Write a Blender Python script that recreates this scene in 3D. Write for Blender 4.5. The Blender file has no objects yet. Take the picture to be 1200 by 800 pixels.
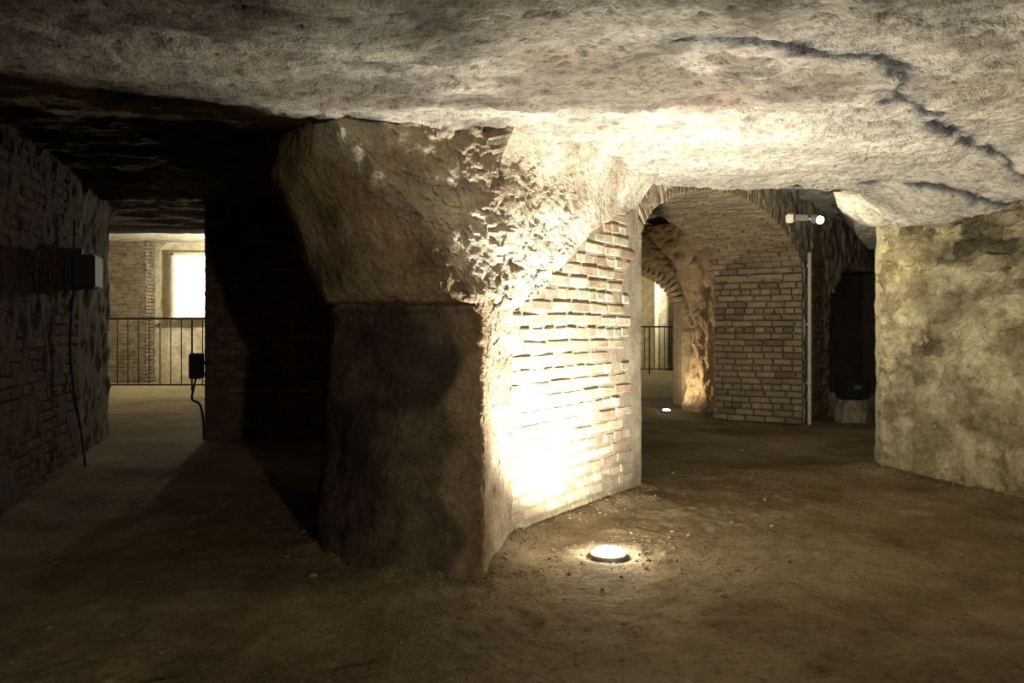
import bpy, math, random
from mathutils import Vector, noise
random.seed(7)
R = random.random
scene = bpy.context.scene

# ------------------------------------------------------------ helpers
def sm(a, b, x):
    if a == b: return 0.0 if x < a else 1.0
    t = max(0.0, min(1.0, (x-a)/(b-a)))
    return t*t*(3-2*t)
def lerp(a, b, t): return a+(b-a)*t
def mixc(a, b, t): return tuple(a[i]+(b[i]-a[i])*t for i in range(3))
def nz(x, y, z=0.0): return noise.noise(Vector((x, y, z)))
def fbm(x, y, z=0.0, o=4): return noise.fractal(Vector((x, y, z)), 0.9, 2.0, o)
def turb(x, y, z=0.0, o=3): return noise.turbulence(Vector((x, y, z)), o, True)
def vor(x, y, z=0.0):
    d, p = noise.voronoi(Vector((x, y, z)))
    return d[0], d[1]-d[0], noise.cell(Vector((p[0][0]*13.7, p[0][1]*17.1, p[0][2]*11.3)))
def interp(tab, x):
    if x <= tab[0][0]: return tab[0][1]
    for (a, va), (b, vb) in zip(tab, tab[1:]):
        if x <= b: return lerp(va, vb, (x-a)/(b-a))
    return tab[-1][1]

def attr_mat(name, vscale=6, lo=0.6, hi=1.25, bump=0.5, bscale=30, rough=0.95, fine=90, dist=0.02, chip=0.0, chipscale=18, speck=0.0):
    m = bpy.data.materials.new(name); m.use_nodes = True
    nt = m.node_tree; N = nt.nodes; L = nt.links
    b = N['Principled BSDF']; b.inputs['Roughness'].default_value = rough
    b.inputs['Specular IOR Level'].default_value = 0.12
    at = N.new('ShaderNodeAttribute'); at.attribute_name = 'Col'
    tc = N.new('ShaderNodeTexCoord')
    n1 = N.new('ShaderNodeTexNoise'); n1.inputs['Scale'].default_value = vscale
    n1.inputs['Detail'].default_value = 10; n1.inputs['Roughness'].default_value = 0.75
    L.new(tc.outputs['Object'], n1.inputs['Vector'])
    mr = N.new('ShaderNodeMapRange'); mr.inputs[1].default_value = 0.32; mr.inputs[2].default_value = 0.68
    mr.inputs[3].default_value = lo; mr.inputs[4].default_value = hi
    L.new(n1.outputs['Fac'], mr.inputs[0])
    fac = mr.outputs[0]
    if speck:
        n4 = N.new('ShaderNodeTexNoise'); n4.inputs['Scale'].default_value = vscale*9; n4.inputs['Detail'].default_value = 5
        L.new(tc.outputs['Object'], n4.inputs['Vector'])
        m4 = N.new('ShaderNodeMapRange'); m4.inputs[1].default_value = 0.3; m4.inputs[2].default_value = 0.5
        m4.inputs[3].default_value = 1-speck; m4.inputs[4].default_value = 1.0
        L.new(n4.outputs['Fac'], m4.inputs[0])
        mm = N.new('ShaderNodeMath'); mm.operation = 'MULTIPLY'; L.new(fac, mm.inputs[0]); L.new(m4.outputs[0], mm.inputs[1]); fac = mm.outputs[0]
    vm = N.new('ShaderNodeVectorMath'); vm.operation = 'SCALE'
    L.new(at.outputs['Color'], vm.inputs[0]); L.new(fac, vm.inputs['Scale'])
    L.new(vm.outputs[0], b.inputs['Base Color'])
    n2 = N.new('ShaderNodeTexNoise'); n2.inputs['Scale'].default_value = bscale
    n2.inputs['Detail'].default_value = 8; n2.inputs['Roughness'].default_value = 0.7
    n3 = N.new('ShaderNodeTexNoise'); n3.inputs['Scale'].default_value = fine; n3.inputs['Detail'].default_value = 3
    L.new(tc.outputs['Object'], n2.inputs['Vector']); L.new(tc.outputs['Object'], n3.inputs['Vector'])
    ad = N.new('ShaderNodeMath'); ad.operation = 'MULTIPLY_ADD'; ad.inputs[1].default_value = 0.35
    L.new(n3.outputs['Fac'], ad.inputs[0]); L.new(n2.outputs['Fac'], ad.inputs[2])
    h = ad.outputs[0]
    if chip:
        nw = N.new('ShaderNodeTexNoise'); nw.inputs['Scale'].default_value = chipscale*0.7; nw.inputs['Detail'].default_value = 4
        L.new(tc.outputs['Object'], nw.inputs['Vector'])
        vmx = N.new('ShaderNodeVectorMath'); vmx.operation = 'MULTIPLY_ADD'; vmx.inputs[1].default_value = (.12, .12, .12)
        L.new(nw.outputs['Color'], vmx.inputs[0]); L.new(tc.outputs['Object'], vmx.inputs[2])
        vo = N.new('ShaderNodeTexVoronoi'); vo.inputs['Scale'].default_value = chipscale
        L.new(vmx.outputs[0], vo.inputs['Vector'])
        a2 = N.new('ShaderNodeMath'); a2.operation = 'MULTIPLY_ADD'; a2.inputs[1].default_value = chip
        L.new(vo.outputs['Distance'], a2.inputs[0]); L.new(h, a2.inputs[2]); h = a2.outputs[0]
    bp = N.new('ShaderNodeBump'); bp.inputs['Strength'].default_value = bump; bp.inputs['Distance'].default_value = dist
    L.new(h, bp.inputs['Height']); L.new(bp.outputs[0], b.inputs['Normal'])
    return m
def plain_mat(name, col, rough=0.5, metal=0.0, emit=None, es=0.0):
    m = bpy.data.materials.new(name); m.use_nodes = True
    nt = m.node_tree; b = nt.nodes['Principled BSDF']
    b.inputs['Roughness'].default_value = rough; b.inputs['Metallic'].default_value = metal
    n = nt.nodes.new('ShaderNodeTexNoise'); n.inputs['Scale'].default_value = 25
    r = nt.nodes.new('ShaderNodeValToRGB')
    r.color_ramp.elements[0].color = (*[c*0.75 for c in col], 1); r.color_ramp.elements[1].color = (*[min(1, c*1.2) for c in col], 1)
    nt.links.new(n.outputs['Fac'], r.inputs[0]); nt.links.new(r.outputs[0], b.inputs['Base Color'])
    if emit:
        b.inputs['Emission Color'].default_value = (*emit, 1); b.inputs['Emission Strength'].default_value = es
    return m

M_CEIL = attr_mat('chalk_ceiling_stone', 3.2, 0.55, 1.25, 1.0, 14, fine=80, dist=0.04, chip=0.4, chipscale=13, speck=.42)
M_ROCK = attr_mat('hewn_rock', 7, 0.55, 1.3, 1.0, 26, fine=110, dist=0.025, chip=0.35, chipscale=22, speck=.25)
M_BRICK = attr_mat('old_brick', 9, 0.6, 1.25, 0.7, 38, fine=150, dist=0.012, speck=.3)
M_DIRT = attr_mat('earth_floor', 4, 0.68, 1.22, 1.0, 30, fine=120, dist=0.045, chip=.25, chipscale=34, speck=.35)
M_BLACK = plain_mat('black_metal', (0.008, 0.008, 0.008), 0.7)
M_STEEL = plain_mat('galvanised_steel', (0.35, 0.34, 0.32), 0.4, 0.8)
M_CREAM = plain_mat('cream_conduit', (0.55, 0.5, 0.38), 0.6)
M_RAIL = plain_mat('dark_railing_iron', (0.03, 0.028, 0.025), 0.5, 0.5)
M_LENS = plain_mat('lamp_lens', (1, 0.97, 0.9), 0.3, emit=(1, 0.96, 0.88), es=60)
M_LED = plain_mat('led_lens', (1, 0.97, 0.8), 0.3, emit=(0.95, 1, 0.75), es=25)
M_DAY = plain_mat('daylight_pane', (1, 1, 0.95), 0.3, emit=(1, 0.97, 0.85), es=4)

class MB:
    def __init__(s): s.v = []; s.f = []; s.c = []
    def add(s, vs, fs, cols):
        o = len(s.v); s.v += vs; s.f += [tuple(i+o for i in f) for f in fs]
        s.c += cols if isinstance(cols, list) else [cols]*len(vs)
    def build(s, name, mat, smooth=False):
        me = bpy.data.meshes.new(name); me.from_pydata([tuple(v) for v in s.v], [], s.f)
        at = me.color_attributes.new('Col', 'FLOAT_COLOR', 'POINT')
        flat = []
        for c in s.c: flat += [c[0], c[1], c[2], 1.0]
        at.data.foreach_set('color', flat)
        me.materials.append(mat)
        if smooth: me.polygons.foreach_set('use_smooth', [True]*len(me.polygons))
        me.update()
        ob = bpy.data.objects.new(name, me); scene.collection.objects.link(ob); return ob

def _tmpl():
    import bmesh
    bm = bmesh.new(); bmesh.ops.create_cube(bm, size=2.0)
    bmesh.ops.bevel(bm, geom=bm.edges[:], offset=0.12, segments=1, affect='EDGES')
    vs = [v.co.copy() for v in bm.verts]; fs = [tuple(v.index for v in f.verts) for f in bm.faces]
    bm.free(); return vs, fs
TV, TF = _tmpl()
def hexa(mb, c, ax, ay, az, hx, hy, hz, col, jit=0.004):
    jx = [[(R()-.5)*2*jit for _ in range(3)] for _ in range(8)]
    vs = []
    ch = min(hx, hy, hz)*0.3
    for t in TV:
        k = (t.x > 0)*4+(t.y > 0)*2+(t.z > 0)
        def q(a, h):
            s = 1 if a > 0 else -1
            return s*(h if abs(a) > 0.95 else h-ch)
        j = jx[k]
        vs.append(c + ax*(q(t.x, hx)+j[0]) + ay*(q(t.y, hy)+j[1]) + az*(q(t.z, hz)+j[2]))
    mb.add(vs, TF, col)

ZUP = Vector((0, 0, 1))
def brick_face(mb, O, D, N, s0, s1, z0, z1, mask, colf, ch=0.078, bl=0.235, prot=0.008, jit=0.003):
    row = 0; z = z0
    while z < z1:
        s = s0 - (bl*0.5 if row % 2 else 0) - R()*0.03
        header = (row % 3 == 2)
        while s < s1:
            w = (bl*0.52 if header else bl)*(0.9+0.2*R())
            a = max(s, s0); b = min(s+w, s1); s += w
            if b-a < 0.03: continue
            cs = (a+b)/2; cz = z+ch/2 + 0.014*nz(cs*1.3, z*0.7, 3.3)
            if not mask(cs, cz): continue
            p = prot*(0.5+0.7*R()) + 0.004*nz(cs*2, cz*2, 9)
            if R() < 0.05: p -= 0.01
            th = 0.05
            c = O + D*cs + ZUP*cz + N*(p-th)
            hexa(mb, c, D, N, ZUP, (b-a)/2-0.005-0.003*R(), th, ch/2-0.005-0.003*R(), colf(cs, cz), jit)
        z += ch; row += 1

def slab(mb, O, D, N, s0, s1, z0, z1, thick, mask, colf, cell=0.05, amp=0.006):
    ns = int(round((s1-s0)/cell)); nzv = int(round((z1-z0)/cell))
    M = [[mask(s0+(i+.5)*cell, z0+(j+.5)*cell) for j in range(nzv)] for i in range(ns)]
    idx = {}
    vs = []; fs = []; cs = []
    def V(i, j, k):
        key = (i, j, k)
        if key not in idx:
            s = s0+i*cell; z = z0+j*cell
            off = 0 if k == 0 else -thick
            o2 = amp*2*fbm(s*5, z*5, k*7+O.x, 3)
            p = O + D*s + ZUP*z + N*(off+o2)
            idx[key] = len(vs); vs.append(p); cs.append(colf(s, z))
        return idx[key]
    def g(i, j): return 0 <= i < ns and 0 <= j < nzv and M[i][j]
    for i in range(ns):
        for j in range(nzv):
            if not M[i][j]: continue
            fs.append((V(i, j, 0), V(i+1, j, 0), V(i+1, j+1, 0), V(i, j+1, 0)))
            fs.append((V(i, j, 1), V(i, j+1, 1), V(i+1, j+1, 1), V(i+1, j, 1)))
            if not g(i-1, j): fs.append((V(i, j, 0), V(i, j+1, 0), V(i, j+1, 1), V(i, j, 1)))
            if not g(i+1, j): fs.append((V(i+1, j, 0), V(i+1, j, 1), V(i+1, j+1, 1), V(i+1, j+1, 0)))
            if not g(i, j-1): fs.append((V(i, j, 0), V(i, j, 1), V(i+1, j, 1), V(i+1, j, 0)))
            if not g(i, j+1): fs.append((V(i, j+1, 0), V(i+1, j+1, 0), V(i+1, j+1, 1), V(i, j+1, 1)))
    mb.add(vs, fs, cs)

def axis(segs):
    out = []
    for a, b, st in segs:
        n = max(1, int(round((b-a)/st)))
        out += [a+(b-a)*i/n for i in range(n)]
    out.append(segs[-1][1]); return out
def heightfield(name, xs, ys, f, mat, flip=False):
    mb = MB(); vs = []; cs = []
    for y in ys:
        for x in xs:
            z, c = f(x, y); vs.append((x, y, z)); cs.append(c)
    n = len(xs); fs = []
    for j in range(len(ys)-1):
        for i in range(n-1):
            a = j*n+i
            q = (a, a+1, a+n+1, a+n)
            fs.append(q[::-1] if flip else q)
    mb.add(vs, fs, cs); return mb.build(name, mat, True)

# ------------------------------------------------------------ layout (metres)
G = Vector((0.93, 5.53, 0)); D = Vector((0.572, 0.820, 0)).normalized(); NN = Vector((D.y, -D.x, 0))
RW0 = Vector((2.98, 6.35, 0)); RW1 = Vector((3.37, 5.05, 0)); RD = (RW1-RW0).normalized(); RN = Vector((RD.y, -RD.x, 0))
if RN.x > 0: RN = -RN
EL0 = Vector((2.35, 5.75, 0)); ELD = (Vector((3.95, 9.2, 0))-EL0).normalized(); ELN = Vector((ELD.y, -ELD.x, 0))

crack1 = [(0.6, 2.75), (0.89, 2.86), (1.25, 2.93), (1.5, 3.05), (1.66, 3.25), (1.78, 3.55), (2.04, 3.8), (2.35, 4.1), (2.7, 4.5), (3.2, 4.75)]
crack2 = [(2.5, 5.45), (2.75, 5.3), (3.0, 5.2), (3.4, 5.15)]
crack3 = [(-0.2, 2.55), (0.15, 2.62), (0.5, 2.6)]
def pdist(pts, x, y):
    best = 9
    for (ax, ay), (bx, by) in zip(pts, pts[1:]):
        dx, dy = bx-ax, by-ay
        t = max(0, min(1, ((x-ax)*dx+(y-ay)*dy)/(dx*dx+dy*dy)))
        d = math.hypot(x-ax-t*dx, y-ay-t*dy)
        if d < best: best = d
    return best

def ceil_f(x, y):
    wob = 0.05*nz(x*1.7, y*1.7, 5)+0.03*nz(x*6, y*6, 5)
    p = Vector((x, y, 0))
    if x < -1: e = 4.2+0.456*(x+1)
    elif x < 1: e = lerp(4.2, 5.7, (x+1)/2)
    else: e = 5.75
    de = (p-EL0).dot(ELN)
    if y > 4: e += 4.5*sm(0, .3, de)
    d = y-e+wob
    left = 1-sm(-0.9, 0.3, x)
    z = 2.2
    z += left*(0.17*sm(0.0, 0.10, d)+0.08*sm(0.3, 3, d)) + (1-left)*(0.06*sm(0, 0.08, d)+0.42*sm(0.05, 1.5, d))
    hall_y = lerp(10.6, 12.2, sm(-1, 1, x))
    z = lerp(z, 3.05, sm(hall_y, hall_y+0.25, y))
    dw = (p-RW0).dot(RN)
    al = (p-RW0).dot(RD)
    z -= 0.24*(1-sm(0.05, 0.62, dw+0.1*nz(x*2, y*2, 1)))*sm(-0.35, 0.1, al)
    z += 0.03*fbm(x*0.8, y*0.8, 2, 3)
    inn = -5 < x < 5 and 1 < y < 9
    t = nz(x*0.9+0.3*nz(x*3, y*3, 8), y*1.9+0.1*nz(x*9, y*9, 1), 12)
    z += sm(0.08, 0.095, t)*0.014+sm(0.28, 0.292, t)*0.014 - sm(0.2, 0.215, -t)*0.012
    pit = 0
    if inn:
        v1, v2, vc = vor(x*2.6+.4*nz(x*5, y*5, 2), y*4+.4*nz(x*5, y*5, 9), 3)
        z += 0.010*(vc-.5)*sm(0.0, .12, v2)
        z += 0.012*fbm(x*4, y*6, 4, 5) + 0.009*turb(x*9, y*12, 6, 3)
        k = nz(x*5.5, y*9, 77); z += 0.014*sm(.3, .34, k)
        k2 = nz(x*13, y*22, 57); pit = sm(.38, .44, k2); z += 0.016*pit
    dark = 0.0; halo = 0.0
    if x > -.5 and 2 < y < 6:
        wx = x+0.09*nz(x*6, y*6, 2)+.03*nz(x*25, y*25, 2); wy = y+0.09*nz(x*6, y*6, 22)+.03*nz(x*25, y*25, 7)
        dc = min(pdist(crack1, wx, wy), pdist(crack2, wx, wy))
        w = 0.042+0.05*nz(x*4, y*4, 7)
        dark = (1-sm(max(.006, w*0.25), max(.016, w*1.6), dc))*sm(-0.5, -.05, nz(x*3, y*3, 31))
        halo = (1-sm(.03, .14, dc))*sm(-.4, .3, nz(x*7, y*7, 90))
        dc3 = pdist(crack3, wx, wy)
        z += 0.024*(1-sm(0, max(.01, w), dc))+.015*(1-sm(0, .02, dc3))
        dark = max(dark, .7*(1-sm(0, .02, dc3)))
    a = sm(-0.45, 0.4, fbm(x*1.3, y*1.9, 17, 6))
    col = mixc((0.21, 0.18, 0.14), (0.46, 0.42, 0.345), a)
    r = sm(0.25, 0.6, nz(x*1.6, y*3.5, 44))
    col = mixc(col, (0.45, 0.28, 0.18), 0.22*r)
    st = sm(0.15, 0.5, fbm(x*2.6, y*3.8, 61, 6)); col = mixc(col, (0.08, 0.068, 0.055), 0.6*st)
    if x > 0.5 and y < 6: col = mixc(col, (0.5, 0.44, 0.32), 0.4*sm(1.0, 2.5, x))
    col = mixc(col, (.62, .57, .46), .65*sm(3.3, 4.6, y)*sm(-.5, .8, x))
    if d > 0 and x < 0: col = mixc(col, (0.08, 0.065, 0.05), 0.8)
    if y > hall_y: col = (0.5, 0.46, 0.36)
    col = mixc(col, (.12, .10, .08), .5*pit)
    col = mixc(col, (0.16, 0.16, 0.17), halo*0.55)
    col = mixc(col, (0.03, 0.03, 0.034), dark*0.92)
    return z, col

xs = axis([(-14, -4.6, 0.4), (-4.6, -2.5, 0.05), (-2.5, 4.0, 0.016), (4.0, 12, 0.35)])
ys = axis([(-4, 2.0, 0.2), (2.0, 6.2, 0.016), (6.2, 10.4, 0.06), (10.4, 12.6, 0.1), (12.6, 25, 0.5)])
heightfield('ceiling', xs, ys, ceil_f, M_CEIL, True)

LW0 = Vector((-2.45, 2.73, 0)); LW1 = Vector((-4.2, 8.0, 0)); LD = (LW1-LW0).normalized(); LN = Vector((LD.y, -LD.x, 0))
random.seed(3)
prints = []
for _ in range(34):
    a = 6.28*R(); prints.append((-2+5*R(), 2.4+4.2*R(), math.cos(a), math.sin(a)))
random.seed(7)
def floor_f(x, y):
    z = 0.02*fbm(x*0.7, y*0.7, 1, 3)
    p = Vector((x, y, 0))
    if -5 < x < 5 and 0 < y < 10:
        z += 0.010*fbm(x*3, y*3, 8, 6) + 0.010*turb(x*9, y*9, 3, 4)+.004*fbm(x*22, y*22, 4, 3)
        for (fx, fy, ca, sa) in prints:
            dx, dy = x-fx, y-fy
            if abs(dx) < .25 and abs(dy) < .25:
                u = (dx*ca+dy*sa)/.14; v = (-dx*sa+dy*ca)/.055; q = math.hypot(u, v)+.35*nz(x*20, y*20)
                z += -.010*(1-sm(.5, 1.0, q))+.005*sm(.8, 1.1, q)*(1-sm(1.1, 1.7, q))
        dp = pdist([(-1.0, 4.4), (-0.95, 4.1), (-.55, 3.7), (-.13, 3.66), (0, 4.17), (.93, 5.53)], x, y)
        z += 0.05*(1-sm(0, 0.22, dp+0.06*nz(x*6, y*6)))
        dr = abs((p-RW0).dot(RN)); z += 0.05*(1-sm(0, 0.35, dr))*(y < 6.4)
        dl = abs((p-LW0).dot(LN)); z += 0.05*(1-sm(0, 0.3, dl))
        dlamp = math.hypot(x-0.49, y-3.9)
        z = lerp(0.0, z, sm(0.10, 0.2, dlamp)); z += 0.012*sm(.1, .16, dlamp)*(1-sm(.16, .35, dlamp))
    z -= 0.012
    a = sm(-0.5, 0.5, fbm(x*1.0, y*1.2, 9, 6))
    col = mixc((0.25, 0.185, 0.102), (0.40, 0.31, 0.185), a)
    g = sm(0.1, 0.5, nz(x*9, y*9, 3)); col = mixc(col, (0.42, 0.34, 0.215), 0.25*g)
    if y > 12.8: col = (0.42, 0.37, 0.22)
    return z, col
xs2 = axis([(-14, -4.6, 0.4), (-4.6, -2.5, 0.06), (-2.5, 3.6, 0.017), (3.6, 5, 0.07), (5, 12, 0.35)])
ys2 = axis([(-4, 1.6, 0.2), (1.6, 6.4, 0.017), (6.4, 12.6, 0.07), (12.6, 25, 0.5)])
heightfield('floor', xs2, ys2, floor_f, M_DIRT)

mb = MB()
import bmesh
bm = bmesh.new(); bmesh.ops.create_icosphere(bm, subdivisions=1, radius=1)
IV = [v.co.copy() for v in bm.verts]; IF = [tuple(v.index for v in f.verts) for f in bm.faces]; bm.free()
for i in range(2200):
    k = R()
    if k < 0.35:
        a = random.choice([((-1.05, 4.1), (-.5, 3.6)), ((-.5, 3.6), (-.1, 3.6)), ((.05, 4.1), (.95, 5.45)), ((2.9, 6.3), (3.3, 5.0))])
        t = R(); x = lerp(a[0][0], a[1][0], t)+random.gauss(0, .07); y = lerp(a[0][1], a[1][1], t)+random.gauss(0, .07)
        r = 0.003+0.010*R()**3
    elif k < 0.45:
        x = .6+random.gauss(0, .35); y = 3.95+random.gauss(0, .25); r = 0.003+0.009*R()**2
    else:
        x = -3+6.5*R(); y = 2.0+6.5*R()**1.3; r = 0.003+0.012*R()**5
    if math.hypot(x-.49, y-3.9) < .12: continue
    z, _ = floor_f(x, y)
    sx, sy, sz = r*(.8+.7*R()), r*(.8+.7*R()), r*(.5+.4*R())
    vs = [Vector((x+v.x*sx*(1+.3*(R()-.5)), y+v.y*sy*(1+.3*(R()-.5)), z+sz*0.3+v.z*sz)) for v in IV]
    c = mixc((0.16, 0.12, 0.075), (0.42, 0.35, 0.23), R())
    mb.add(vs, IF, c)
mb.build('floor_pebbles', M_ROCK)

# ------------------------------------------------------------ central pillar (rock part)
hc_tab = [(-1.65, 1.22), (-1.2, 1.43), (-.78, 1.75), (-.4, 1.9), (0, 2.0)]
def hc(s): return interp(hc_tab, s)
BK = [(.93, 5.53), (.11, 6.1)]
levels = {
 -0.1: [(-1.16, 5.2), (-1.15, 4.20), (-.66, 3.56), (-.12, 3.50), (0, 4.17), (.46, 4.85)]+BK+[(-.7, 6.0)],
 0.5: [(-1.13, 5.2), (-1.11, 4.24), (-.6, 3.70), (-.135, 3.67), (0, 4.17), (.46, 4.85)]+BK+[(-.7, 6.0)],
 1.22: [(-1.12, 5.2), (-1.07, 4.26), (-.6, 3.94), (-.155, 3.90), (0, 4.17), (.46, 4.85)]+BK+[(-.7, 6.0)],
 1.33: [(-1.19, 5.2), (-1.09, 4.24), (-.64, 3.88), (-.20, 3.88), (0, 4.15), (.46, 4.85)]+BK+[(-.7, 6.0)],
 1.7: [(-1.36, 5.2), (-1.21, 4.22), (-.82, 3.90), (-.42, 3.88), (-.02, 4.12), (.46, 4.85)]+BK+[(-.8, 6.1)],
 2.0: [(-1.55, 5.3), (-1.33, 4.20), (-1.0, 3.89), (-.70, 3.84), (-.06, 4.10), (.42, 4.70)]+BK+[(-1, 6.2)],
 2.25: [(-1.75, 5.4), (-1.30, 4.35), (-1.04, 3.96), (-.90, 3.82), (-.15, 4.10), (.32, 4.52)]+BK+[(-1.2, 6.3)],
 2.6: [(-1.9, 5.5), (-1.5, 4.6), (-1.1, 4.1), (-.85, 4.0), (-.15, 4.2), (.32, 4.55)]+BK+[(-1.2, 6.3)],
}
lz = sorted(levels); cnt = [30, 46, 64, 100, 90, 90, 16, 12, 16]
mb = MB(); vs = []; cs = []; NZ = 260
for j in range(NZ+1):
    z = -0.1+2.7*j/NZ
    for a, b in zip(lz, lz[1:]):
        if z <= b+1e-6: t = (z-a)/(b-a); ring = [(lerp(p[0], q[0], t), lerp(p[1], q[1], t)) for p, q in zip(levels[a], levels[b])]; break
    pts = []
    for e in range(9):
        p, q = ring[e], ring[(e+1) % 9]
        for k in range(cnt[e]):
            t = k/cnt[e]; pts.append((lerp(p[0], q[0], t), lerp(p[1], q[1], t), e, t))
    n = len(pts)
    for i in range(n):
        x, y, e, t = pts[i]
        W = 12 if e in (8, 0, 1) or (e == 2 and t < .5) else 5
        sx = sum(pts[(i+k) % n][0] for k in range(-W, W+1))/(2*W+1); sy = sum(pts[(i+k) % n][1] for k in range(-W, W+1))/(2*W+1)
        p = Vector((sx, sy, 0)); out = (p-Vector((-.15, 4.95, 0))).normalized()
        s = (p-G).dot(D)
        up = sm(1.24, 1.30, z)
        big = 0.035*fbm(sx*1.6, sy*1.6, z*1.6, 3)
        wx_ = sx+.05*nz(sx*12, sy*12, z*12); wz_ = z+.05*nz(sx*12+5, sy*12, z*12)
        v1, v2, vc = vor(wx_*9, sy*9, wz_*11)
        w1, w2, wc = vor(wx_*22, sy*22, wz_*26)
        chip = 0.012*(vc-.5)*sm(0, .5, v2)+0.009*(wc-.5)*sm(0, .4, w2)+.017*fbm(sx*8, sy*8, z*8, 6)
        if e in (4, 5): rough = lerp(.85, .35, sm(-1.4, -.8, s))
        elif e == 3: rough = lerp(0.7, 1.0, up)
        elif e == 2: rough = lerp(.35, lerp(.35, .9, t), up)
        else: rough = .35
        disp = big+rough*chip
        if e in (7, 8, 0, 1, 2): disp -= 0.03*math.exp(-((z-1.275-0.012*nz(sx*5, sy*5))/0.010)**2)
        if e in (7, 8, 0, 1, 2) and z > 1.275: disp += 0.018
        p = p+out*disp
        m = sm(-0.4, 0.4, fbm(sx*2.5, sy*2.5, z*2.5+9, 5))
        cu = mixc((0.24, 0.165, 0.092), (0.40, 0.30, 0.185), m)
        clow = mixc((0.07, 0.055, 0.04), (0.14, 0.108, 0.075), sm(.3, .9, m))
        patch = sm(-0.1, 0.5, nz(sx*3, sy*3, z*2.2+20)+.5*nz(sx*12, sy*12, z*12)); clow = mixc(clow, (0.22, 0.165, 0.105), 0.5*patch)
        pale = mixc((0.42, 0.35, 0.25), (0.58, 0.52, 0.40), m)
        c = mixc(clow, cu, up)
        if e == 2:
            c = mixc(c, cu, 0.8*sm(.6, .75, t+0.25*nz(1, 0, z*3.5))); c = mixc(c, pale, up*sm(.2, .8, t-(1-sm(1.3, 2.1, z))*.6))
        if e == 3: c = mixc(cu, pale, max(.45*sm(.05, .35, t), .8*up))
        if e in (4, 5): c = pale
        if e in (4, 5):
            lim = hc(s)+.02*nz(s*9, 3)
            f = sm(lim-0.015, lim+0.02, z)
            base = G+D*s
            q = (p-base).dot(NN)
            fl = 0.02*sm(lim, lim+.25, z)+0.16*sm(2.0, 2.3, z)
            p = base+NN*lerp(-0.06, max(q, -0.015)+fl, f)
            if s > 0: p = p-D*0.05
        elif e == 6:
            p = Vector((sx, sy, 0))-D*0.07
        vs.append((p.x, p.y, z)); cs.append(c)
fs = []
for j in range(NZ):
    for i in range(n):
        a = j*n+i; b = j*n+(i+1) % n; fs.append((a, b, b+n, a+n))
mb.add(vs, fs, cs)
pil = bpy.data.objects.new('rock_pillar', None); scene.collection.objects.link(pil)
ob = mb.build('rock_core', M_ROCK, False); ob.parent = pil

# ------------------------------------------------------------ brick pier + arch wall
SC, A, ZC, RI = 2.22, 2.22, 1.74, 0.66
def inell(s, z, ex): 
    if z < ZC: return abs(s-SC) < A+ex
    return ((s-SC)/(A+ex))**2+((z-ZC)/(RI+ex))**2 < 1
def door(s, z):
    l = interp([(0, 5.8), (1.3, 5.75), (1.6, 5.95), (1.9, 6.5), (2.1, 6.9)], z)
    return l < s < 9.7 and z < 2.12
brickcols = [(0.45, 0.385, 0.26), (0.41, 0.345, 0.23), (0.49, 0.43, 0.30), (0.38, 0.31, 0.205), (0.38, 0.275, 0.19), (0.36, 0.255, 0.18), (0.50, 0.44, 0.32), (0.44, 0.38, 0.26)]
def pale_brick(s, z):
    c = random.choice(brickcols); f = .85+.28*R(); return tuple(v*f for v in c)
def tan_brick(s, z):
    c = mixc((0.25, 0.19, 0.11), (0.34, 0.265, 0.165), R()); 
    if R() < .12: c = (0.20, 0.14, 0.09)
    return c
def red_brick(s, z):
    c = mixc((0.10, 0.063, 0.045), (0.18, 0.115, 0.08), R())
    return c
def mortar(s, z): return mixc((0.26, 0.22, 0.15), (0.34, 0.29, 0.205), sm(-.3, .3, nz(s*4, z*4)))
mb = MB()
brick_face(mb, G, D, NN, -1.66, 0, 0.0, 2.1, lambda s, z: z < hc(s)-0.0 and not inell(s, z, 0.2) , pale_brick, jit=0.004)
slab(mb, G, D, NN, -1.65, -0.05, -0.1, 2.0, 0.05, lambda s, z: z < hc(s)+0.02, mortar, amp=0.003)
JO = G.copy()
brick_face(mb, JO, -NN, D, 0, 1.1, 0, 1.74, lambda s, z: True, pale_brick)
slab(mb, JO, -NN, D, 0.0, 1.1, -0.1, 1.9, 0.05, lambda s, z: True, mortar)
ob = mb.build('brick_facing', M_BRICK); ob.parent = pil

mb = MB()
def wmask(s, z): return not inell(s, z, 0.08) and not door(s, z)
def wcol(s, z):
    if s > 9.0 and z < 2.2: return (.045, .035, .027)  # far door jamb near-black: doorway's shade painted into the colour
    if z > 2.0 or s > 5.5: return mixc((0.34, 0.29, 0.21), (0.48, 0.43, 0.33), sm(-.3, .3, fbm(s*2, z*2)))
    return (0.26, 0.215, 0.15)
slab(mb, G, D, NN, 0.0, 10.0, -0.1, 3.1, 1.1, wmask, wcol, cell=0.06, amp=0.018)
brick_face(mb, G, D, NN, 4.45, 5.75, 0, 2.05, lambda s, z: not inell(s, z, .2) and not door(s, z), tan_brick)
brick_face(mb, G+D*4.44, -NN, -D, 0, 1.1, 0, 1.76, lambda s, z: True, tan_brick)
brick_face(mb, G-NN*1.1, D, -NN, 4.45, 5.75, 0, 2.05, lambda s, z: not inell(s, z, .2), tan_brick)
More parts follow.
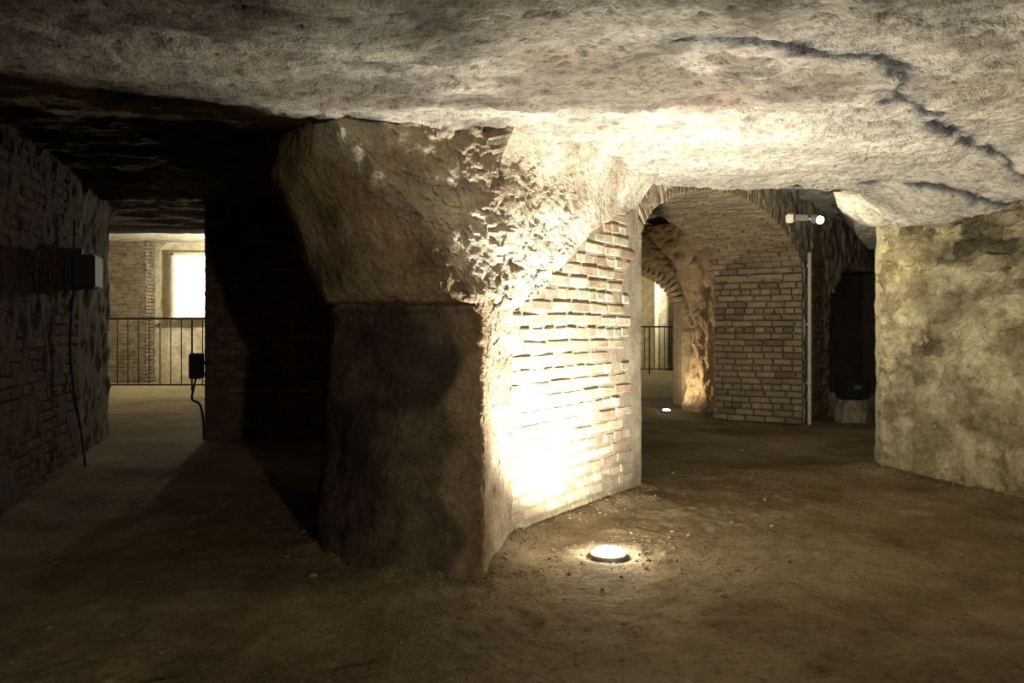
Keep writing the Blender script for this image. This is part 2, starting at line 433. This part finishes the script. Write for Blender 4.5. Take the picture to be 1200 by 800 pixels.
def arch_bricks(mb, O, D_, N_, sc, a, zc, ri, depth, colf, ring=0.2, lay=0.11):
    th = 0.0; pts = []
    while th < math.pi:
        ds = math.hypot(a*math.sin(th), ri*math.cos(th))
        dth = 0.078/ds
        pts.append((th+dth/2)); th += dth
    for i, t in enumerate(pts):
        P = D_*(sc+a*math.cos(t)) + ZUP*(zc+ri*math.sin(t))
        tan = (D_*(-a*math.sin(t))+ZUP*(ri*math.cos(t))).normalized()
        nor = (D_*(math.cos(t)/a)+ZUP*(math.sin(t)/ri)).normalized()
        dd = 0.0; first = True
        while dd < depth:
            w = (0.11 if (i % 2 and first) else 0.225)
            w = min(w, depth-dd)
            h = ring if (first or dd+w > depth-0.01) else lay
            c = O+P+nor*(h/2-0.01*R())-N_*(dd+w/2-0.012*R())
            hexa(mb, c, tan, N_, nor, 0.034, w/2-0.005, h/2, colf(0, 0), 0.004)
            dd += w; first = False
arch_bricks(mb, G, D, NN, SC, A, ZC, RI, 1.1, lambda s, z: mixc(tan_brick(s, z), (0.42, 0.34, 0.22), .2))
mb.build('wall_arch', M_BRICK)

# second arch beyond
mb = MB()
O2 = Vector((-1.2, 11.4, 0)); X = Vector((1, 0, 0)); NY = Vector((0, -1, 0))
def in2(s, z, ex):
    if z < 1.55: return abs(s-2.1) < 1.55+ex
    return ((s-2.1)/(1.55+ex))**2+((z-1.55)/(0.62+ex))**2 < 1
slab(mb, O2, X, NY, -1.5, 4.74, -0.1, 3.1, 0.6, lambda s, z: not in2(s, z, .08), lambda s, z: (.4, .32, .2), cell=.06, amp=.02)
brick_face(mb, O2, X, NY, 0, 4.7, 0, 3.0, lambda s, z: not in2(s, z, .2) and nz(s*2, z*2, 5) < .35, tan_brick, prot=.02)
arch_bricks(mb, O2, X, NY, 2.1, 1.55, 1.55, .62, .6, lambda s, z: mixc((.42, .33, .2), (.5, .4, .26), R()))
mb.build('wall_inner_arch', M_BRICK)

def rock_lump(name, cx, cy, prof, mat, colf, z0=-.05, z1=2.6, nseg=90, nzv=110, amp=.09, chis=.05, squash=1.0):
    mb = MB(); vs = []; cs = []; fs = []
    for j in range(nzv+1):
        z = lerp(z0, z1, j/nzv); r = interp(prof, z)
        for i in range(nseg):
            a = 2*math.pi*i/nseg; dx, dy = math.cos(a), math.sin(a)
            rr = r*(1+.0)+amp*fbm(dx*1.2+cx, dy*1.2+cy, z*2.2, 4)+chis*(turb(dx*2+cx, dy*2, z*5, 3)-.5)
            vs.append((cx+dx*rr, cy+dy*rr*squash, z)); cs.append(colf(dx, z))
    for j in range(nzv):
        for i in range(nseg):
            a = j*nseg+i; b = j*nseg+(i+1) % nseg; fs.append((a, b, b+nseg, a+nseg))
    fs.append(tuple(range(nseg))[::-1]); fs.append(tuple(range(nzv*nseg, (nzv+1)*nseg)))
    mb.add(vs, fs, cs); return mb.build(name, mat)
rock_lump('rock_column', 2.78, 11.0, [(0, .33), (.3, .25), (1.2, .2), (1.7, .28), (2.1, .5), (2.6, .75)], M_ROCK,
          lambda a, z: mixc((.36, .25, .14), (.52, .40, .24), R()*.4+.3))

# ------------------------------------------------------------ right wall
def rw_col(s, z):
    m = sm(-.35, .35, fbm(s*2.5+5, z*3, 3, 6))
    c = mixc((.28, .235, .13), (.45, .39, .235), m)
    d = sm(.02, .42, fbm(s*3.5, z*5.5, 30, 6)+0.3*(z-1.1))
    return mixc(c, (.15, .112, .06), .68*d)
mb = MB(); vs = []; cs = []; fs = []
L_R = 4.2; nu, nv = 330, 210
OR = RW0
for j in range(nv+1):
    z = -.1+2.35*j/nv
    for i in range(nu+1):
        s = L_R*(i/nu)**1.15
        wz = z+.06*nz(s*3, z*3, 6)+.02*nz(s*14, z*14, 6); row = math.floor(wz/.105); fz = wz/.105-row
        ws = s/.26+.5*(row % 2)+.4*nz(row*3.1, s*3, 2); fx = ws-math.floor(ws)
        g = min(fz, 1-fz)*.105; gx = min(fx, 1-fx)*.26
        gro = (1-sm(.004, .035, min(g, gx)))
        vis = sm(0.0, .35, nz(s*1.4, z*1.8, 40)+.45*(z-1.1))
        stn = noise.cell(Vector((row*7.7, math.floor(ws)*3.3, 1)))-.5
        v1, v2, vc = vor(s*9+.5*nz(s*10, z*10, 1), z*11+.5*nz(s*10, z*10, 5), 2)
        off = .03*fbm(s*1.2, z*1.2, 5, 3)+.022*fbm(s*9, z*9, 2, 5)-.012*gro*vis+.016*stn*vis+.014*turb(s*14, z*14, 1, 3)+.018*(vc-.5)*sm(0, .3, v2)
        edge = 1-sm(0, .12, s); off -= .05*edge
        p = OR+RD*s+RN*off
        c = rw_col(s, z); c = mixc(c, (.36, .31, .19), .3*gro*vis); c = tuple(v*(1+.5*stn*vis) for v in c)
        vs.append((p.x, p.y, z)); cs.append(c)
for j in range(nv):
    for i in range(nu):
        a = j*(nu+1)+i; fs.append((a, a+1, a+nu+2, a+nu+1))
mb.add(vs, fs, cs)
slab(mb, OR+RN*-.03, -RN, -RD, 0.0, 1.2, -.1, 2.7, .6, lambda s, z: True, lambda s, z: (.36, .31, .18), amp=.015)
slab(mb, OR-RN*1.1+RD*4.2, -RD, -RN, 0, 4.2, -.1, 2.4, .1, lambda s, z: True, lambda s, z: (.36, .31, .18), cell=.1)
mb.build('wall_right', M_ROCK)

# ------------------------------------------------------------ left wall
mb = MB(); LL = (LW1-LW0).length
def lmort(s, z):
    if s > LL-1.45: return mixc((.17, .145, .11), (.23, .195, .15), sm(-.3, .3, fbm(s*2, z*2)))
    return (.12, .095, .07)
slab(mb, LW0, LD, LN, 0, LL, -.1, 2.7, .8, lambda s, z: True, lmort, cell=.06, amp=.012)
brick_face(mb, LW0, LD, LN, 0, LL, 0, 2.6, lambda s, z: s < LL-1.5+.25*nz(0, z*3), red_brick)
mb.build('wall_left', M_BRICK)

mb = MB()
P0 = Vector((-3.2, 8.0, 0)); PD = Vector((1, .05, 0)).normalized(); PN = Vector((PD.y, -PD.x, 0))
slab(mb, P0, PD, PN, 0, 3.0, -.1, 2.6, 1.5, lambda s, z: True, lambda s, z: (.09, .07, .05), cell=.1)
brick_face(mb, P0, PD, PN, 0, 3.0, 0, 2.55, lambda s, z: True, red_brick)
brick_face(mb, P0, -PN, -PD, 0, 1.5, 0, 2.55, lambda s, z: True, red_brick)
mb.build('wall_brick_pier', M_BRICK)

# ------------------------------------------------------------ outer shell and hall
def simple_wall(name, a, b, z1, col, flip=1, bricks=None, th=.3):
    mb = MB(); a = Vector((*a, 0)); b = Vector((*b, 0)); d = (b-a).normalized(); nrm = Vector((d.y, -d.x, 0))*flip
    L = (b-a).length
    slab(mb, a, d, nrm, 0, L, -.1, z1, th, lambda s, z: True, lambda s, z: tuple(c*(1+.25*fbm(s, z)) for c in col), cell=.2, amp=.02)
    if bricks: brick_face(mb, a, d, nrm, 0, L, 0, z1, lambda s, z: True, bricks)
    return mb.build(name, M_BRICK)
simple_wall('wall_back', (7, -3.8), (-7, -3.8), 3, (.25, .2, .14))
simple_wall('wall_side_west', (-5.5, -4), (-2.6, 2.9), 3, (.15, .12, .09))
simple_wall('wall_side_east', (4.4, 2.4), (7, -4), 3, (.3, .26, .16))
simple_wall('wall_outer_west', (-13.5, -4), (-13.5, 17), 3.3, (.3, .26, .2))
simple_wall('wall_outer_east', (11.5, 25), (11.5, -4), 3.3, (.15, .12, .08))
simple_wall('wall_hall_end', (-13.8, 17.0), (0.0, 17.0), 3.3, (.55, .50, .36))
simple_wall('wall_hall_side', (0.0, 17.0), (0.0, 24), 3.3, (.5, .44, .3))
simple_wall('wall_far', (0, 24.0), (11.8, 24.0), 3.3, (.4, .34, .22))
simple_wall('wall_passage_divider', (-.1, 9.8), (-.8, 11.6), 3.1, (.2, .16, .1))

def box_part(name, c, size, mat, parent, rot=0, bev=.004):
    bm = bmesh.new(); bmesh.ops.create_cube(bm, size=1)
    for v in bm.verts: v.co = Vector((v.co.x*size[0], v.co.y*size[1], v.co.z*size[2]))
    bmesh.ops.bevel(bm, geom=bm.edges[:], offset=bev, segments=2, affect='EDGES')
    me = bpy.data.meshes.new(name); bm.to_mesh(me); bm.free(); me.materials.append(mat)
    ob = bpy.data.objects.new(name, me); scene.collection.objects.link(ob)
    ob.location = c; ob.rotation_euler = (0, 0, rot); ob.parent = parent; return ob
def cyl_part(name, a, b, r, mat, parent, seg=20, r2=None):
    a = Vector(a); b = Vector(b)
    bm = bmesh.new(); bmesh.ops.create_cone(bm, cap_ends=True, segments=seg, radius1=r, radius2=r if r2 is None else r2, depth=(b-a).length)
    me = bpy.data.meshes.new(name); bm.to_mesh(me); bm.free(); me.materials.append(mat)
    ob = bpy.data.objects.new(name, me); scene.collection.objects.link(ob)
    ob.rotation_euler = (b-a).to_track_quat('Z', 'Y').to_euler(); ob.location = (a+b)/2; ob.parent = parent; return ob
def curve_part(name, pts, r, mat, parent):
    cu = bpy.data.curves.new(name, 'CURVE'); cu.dimensions = '3D'; cu.bevel_depth = r; cu.bevel_resolution = 2
    sp = cu.splines.new('NURBS'); sp.points.add(len(pts)-1); sp.order_u = 3; sp.use_endpoint_u = True
    for p, q in zip(sp.points, pts): p.co = (*q, 1)
    cu.materials.append(mat); ob = bpy.data.objects.new(name, cu); scene.collection.objects.link(ob); ob.parent = parent; return ob
def empty(name):
    e = bpy.data.objects.new(name, None); scene.collection.objects.link(e); e.empty_display_size = .1; return e

mb = MB()
a = Vector((-9.15, 16.6, 0))
slab(mb, a, X, NY, 0, 1.25, -.1, 3.2, .5, lambda s, z: True, lambda s, z: (.22, .185, .13), cell=.1)
grey_brick = lambda s, z: mixc((.13, .11, .075), (.22, .18, .125), R())
brick_face(mb, a, X, NY, 0, 1.25, 0, 3.1, lambda s, z: True, grey_brick)
brick_face(mb, a+X*1.25, -NY, X, 0, .4, 0, 3.1, lambda s, z: True, grey_brick)
mb.build('wall_buttress', M_BRICK)
w = empty('window_1')
box_part('pane', (-6.95, 16.93, 2.08), (.95, .03, 1.35), M_DAY, w)
for nme, c, s in [('frame_left', (-7.45, 16.9, 2.08), (.06, .12, 1.47)), ('frame_right', (-6.45, 16.9, 2.08), (.06, .12, 1.47)),
                  ('frame_top', (-6.95, 16.9, 2.79), (1.06, .12, .06)), ('sill', (-6.95, 16.86, 1.38), (1.1, .2, .05))]:
    box_part(nme, c, s, M_CREAM, w)

def railing(name, x0, x1, y, h, gap):
    e = empty(name)
    cyl_part('top_rail', (x0, y, h), (x1, y, h), .02, M_RAIL, e); cyl_part('bottom_rail', (x0, y, .1), (x1, y, .1), .016, M_RAIL, e)
    k = 0; x = x0
    while x <= x1+.001:
        post = k % 8 == 0
        cyl_part('bar_%d' % k, (x, y, -.02 if post else .1), (x, y, h), .018 if post else .011, M_RAIL, e, 8); x += gap; k += 1
railing('metal_railing', -9.2, -4.4, 14.4, 1.34, .2)
railing('metal_railing', 1.5, 6.5, 20, 1.2, .13)

mb = MB(); a = Vector((4.05, 21.3, 0))
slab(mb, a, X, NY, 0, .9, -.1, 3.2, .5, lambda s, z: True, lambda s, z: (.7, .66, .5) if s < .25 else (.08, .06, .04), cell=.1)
mb.build('wall_hall_pillar', M_BRICK)

# ------------------------------------------------------------ fixtures
lx, ly = 0.49, 3.90
e = empty('recessed_floor_light')
def ring_part(name, c, r, t, mat, par):
    bpy.ops.mesh.primitive_torus_add(major_radius=r, minor_radius=t, location=c, major_segments=48, minor_segments=10)
    o = bpy.context.object; o.name = name; o.data.materials.append(mat); o.parent = par
    for p in o.data.polygons: p.use_smooth = True
ring_part('bezel', (lx, ly, .008), .089, .006, M_STEEL, e)
cyl_part('housing', (lx, ly, -.08), (lx, ly, .006), .086, M_STEEL, e, 40)
cyl_part('lens', (lx, ly, .006), (lx, ly, .03), .088, M_LENS, e, 40, .07)
def spot(name, loc, tgt, W, size, blend, col, rad):
    l = bpy.data.lights.new(name, 'SPOT'); l.energy = W; l.spot_size = math.radians(size); l.spot_blend = blend; l.color = col; l.shadow_soft_size = rad
    o = bpy.data.objects.new(name, l); scene.collection.objects.link(o); o.location = loc
    o.rotation_euler = (Vector(tgt)-Vector(loc)).to_track_quat('-Z', 'Y').to_euler(); return o
def point(name, loc, W, col, rad=.1):
    l = bpy.data.lights.new(name, 'POINT'); l.energy = W; l.color = col; l.shadow_soft_size = rad
    o = bpy.data.objects.new(name, l); scene.collection.objects.link(o); o.location = loc; return o
o = spot('floor_light_beam', (lx, ly, .05), (lx+.36, ly+.72, 1.7), 900, 158, 1.0, (1, .945, .82), .05); o.parent = e
o = point('floor_light_spill', (lx, ly, .10), 9, (1, .945, .82), .03); o.parent = e

e = empty('recessed_floor_light')
cyl_part('housing', (2.15, 10.7, -.06), (2.15, 10.7, .015), .06, M_STEEL, e, 24)
cyl_part('lens', (2.15, 10.7, .015), (2.15, 10.7, .025), .05, M_LENS, e, 24)
o = spot('inner_beam', (2.15, 10.7, .05), (2.4, 11.1, 2), 55, 160, .6, (1, .80, .5), .04); o.parent = e
e = empty('added_fill_light')  # unseen fill light added behind the camera to brighten floor and pillar
box_part('body', (2.5, -3.3, 1.8), (.3, .12, .22), M_BLACK, e)
box_part('arm', (2.5, -3.45, 1.8), (.05, .28, .05), M_BLACK, e)
box_part('glass', (2.5, -3.235, 1.8), (.26, .01, .18), M_LED, e)
o = spot('fill_beam', (2.5, -3.2, 1.78), (0.6, 3.3, .1), 430, 85, 1, (1, .88, .66), .08); o.parent = e

Wp = Vector((-3.67, 6.4, 1.61))+LN*.16-LD*.2; rz = math.atan2(LD.y, LD.x)
e = empty('wall_spotlight')
box_part('body', Wp, (.34, .16, .26), M_BLACK, e, rz, .01)
box_part('bracket', Wp-LN*.1+Vector((0, 0, .02)), (.05, .12, .34), M_BLACK, e, rz)
cyl_part('rod', Wp-LN*.1+Vector((0, 0, .1)), Wp-LN*.1+Vector((0, 0, .42)), .008, M_BLACK, e)
cyl_part('knob', Wp+LD*.17, Wp+LD*.2, .025, M_STEEL, e)
curve_part('cable', [Wp-LN*.1+Vector((0, 0, -.12)), Wp-LD*.2-LN*.1+Vector((0, 0, -.5)), Wp-LD*.05-LN*.1+Vector((0, 0, -.95)), Wp+LD*.15-LN*.08+Vector((0, 0, -1.3)), Wp+LD*.0-LN*.02+Vector((0, 0, -1.58))], .009, M_BLACK, e)
e = empty('passage_lamp')
box_part('body', (-3.22, 7.84, .77), (.12, .14, .26), M_BLACK, e, .1, .01)
box_part('arm', (-3.17, 7.93, .8), (.1, .04, .04), M_BLACK, e)
curve_part('cable', [(-3.22, 7.84, .66), (-3.25, 7.81, .5), (-3.24, 7.76, .42), (-3.16, 7.81, .4), (-3.14, 7.84, .1), (-3.14, 7.82, .02)], .012, M_BLACK, e)
s0 = 4.52; cb = G+D*s0+NN*.06
e = empty('conduit_pipe')
cyl_part('pipe', cb+Vector((0, 0, 0)), cb+Vector((0, 0, 2.06)), .022, M_CREAM, e)
for k, zz in enumerate((.5, 1.2, 1.9)): box_part('clip_%d' % k, cb+Vector((0, 0, zz)), (.07, .05, .03), M_CREAM, e, math.atan2(D.y, D.x))
curve_part('flex', [cb+Vector((0, 0, 2.05)), cb+Vector((0, 0, 2.18))-D*.02, cb+Vector((0, 0, 2.3))-D*.12, cb+Vector((0, 0, 2.38))-D*.1], .008, M_BLACK, e)
# twin-head camera/LED fitting hung below the ceiling ledge in front of the arch
lp = Vector((2.10, 5.62, 1.96)); sc_ = .62
e = empty('ceiling_led_light')
def L_(x, y, z): return lp+Vector((x, y, z))*sc_
box_part('body', L_(0.02, 0, 0), (.16*sc_, .08*sc_, .07*sc_), M_STEEL, e, .1, .006)
box_part('head', L_(-.12, -.03, -.01), (.07*sc_, .08*sc_, .1*sc_), M_CREAM, e, .1, .006)
box_part('bracket', L_(0, .05, .2), (.03*sc_, .03*sc_, .42*sc_), M_BLACK, e)
box_part('ceiling_plate', L_(0, .05, .36), (.12*sc_, .1*sc_, .03*sc_), M_STEEL, e)
cyl_part('hood', L_(.17, .0, -.01), L_(.2, -.12, -.04), .05*sc_, M_STEEL, e, 24)
cyl_part('yoke', L_(.08, .0, -.01), L_(.18, -.04, -.02), .014*sc_, M_STEEL, e, 12)
cyl_part('led', L_(.2, -.12, -.04), L_(.203, -.135, -.044), .042*sc_, M_LED, e, 24)
o = spot('led_beam', L_(.24, .12, -.12), (4.4, 9.6, 1.3), 70, 120, .8, (1, .90, .66), .04); o.parent = e
q = G+D*5.15+NN*.42; rz = math.atan2(D.y, D.x)
e = empty('junction_box')
box_part('case', q+Vector((0, 0, .41)), (.36, .2, .25), M_BLACK, e, .2, .012)
box_part('label', q+Vector((.02, -.105, .43)), (.1, .006, .05), M_STEEL, e, .2, .001)
rock_lump('stone_block', q.x, q.y, [(0, .2), (.2, .19), (.27, .15)], M_ROCK, lambda a, z: (.30, .25, .18), z0=-.03, z1=.275, nseg=40, nzv=20, amp=.04, chis=.03)

def hall_lamp(loc, W, col):
    e = empty('hall_lamp')
    cyl_part('stand', (loc[0], loc[1], 0.03), (loc[0], loc[1], loc[2]-.12), .018, M_BLACK, e)
    for k in range(3):
        a = k*2.094; cyl_part('leg_%d' % k, (loc[0]+.35*math.cos(a), loc[1]+.35*math.sin(a), .03), (loc[0], loc[1], .6), .012, M_BLACK, e)
    cyl_part('reflector', (loc[0], loc[1], loc[2]-.12), (loc[0], loc[1], loc[2]-.05), .05, M_BLACK, e, 24, .12)
    o = point('bulb_light', (loc[0], loc[1], loc[2]+.06), W, col, .1); o.parent = e
hall_lamp((-5.3, 15.6, 2.2), 480, (1, .90, .68))
hall_lamp((-10.2, 13.5, 2.2), 150, (1, .86, .62))
hall_lamp((3.0, 20.8, 2.2), 350, (1, .89, .64))

wd = bpy.data.worlds.new('World'); scene.world = wd; wd.use_nodes = True
wd.node_tree.nodes['Background'].inputs[0].default_value = (.0, .0, .0, 1)

cam = bpy.data.cameras.new('Camera'); co = bpy.data.objects.new('Camera', cam); scene.collection.objects.link(co)
cam.lens = 27; cam.sensor_width = 36; cam.shift_y = -15/1200
co.location = (0, 0, 1.15); co.rotation_euler = (math.radians(90), 0, 0); cam.clip_end = 100
scene.camera = co
try:
    scene.view_settings.view_transform = 'Standard'; scene.view_settings.look = 'None'
except Exception as ex: print(ex)
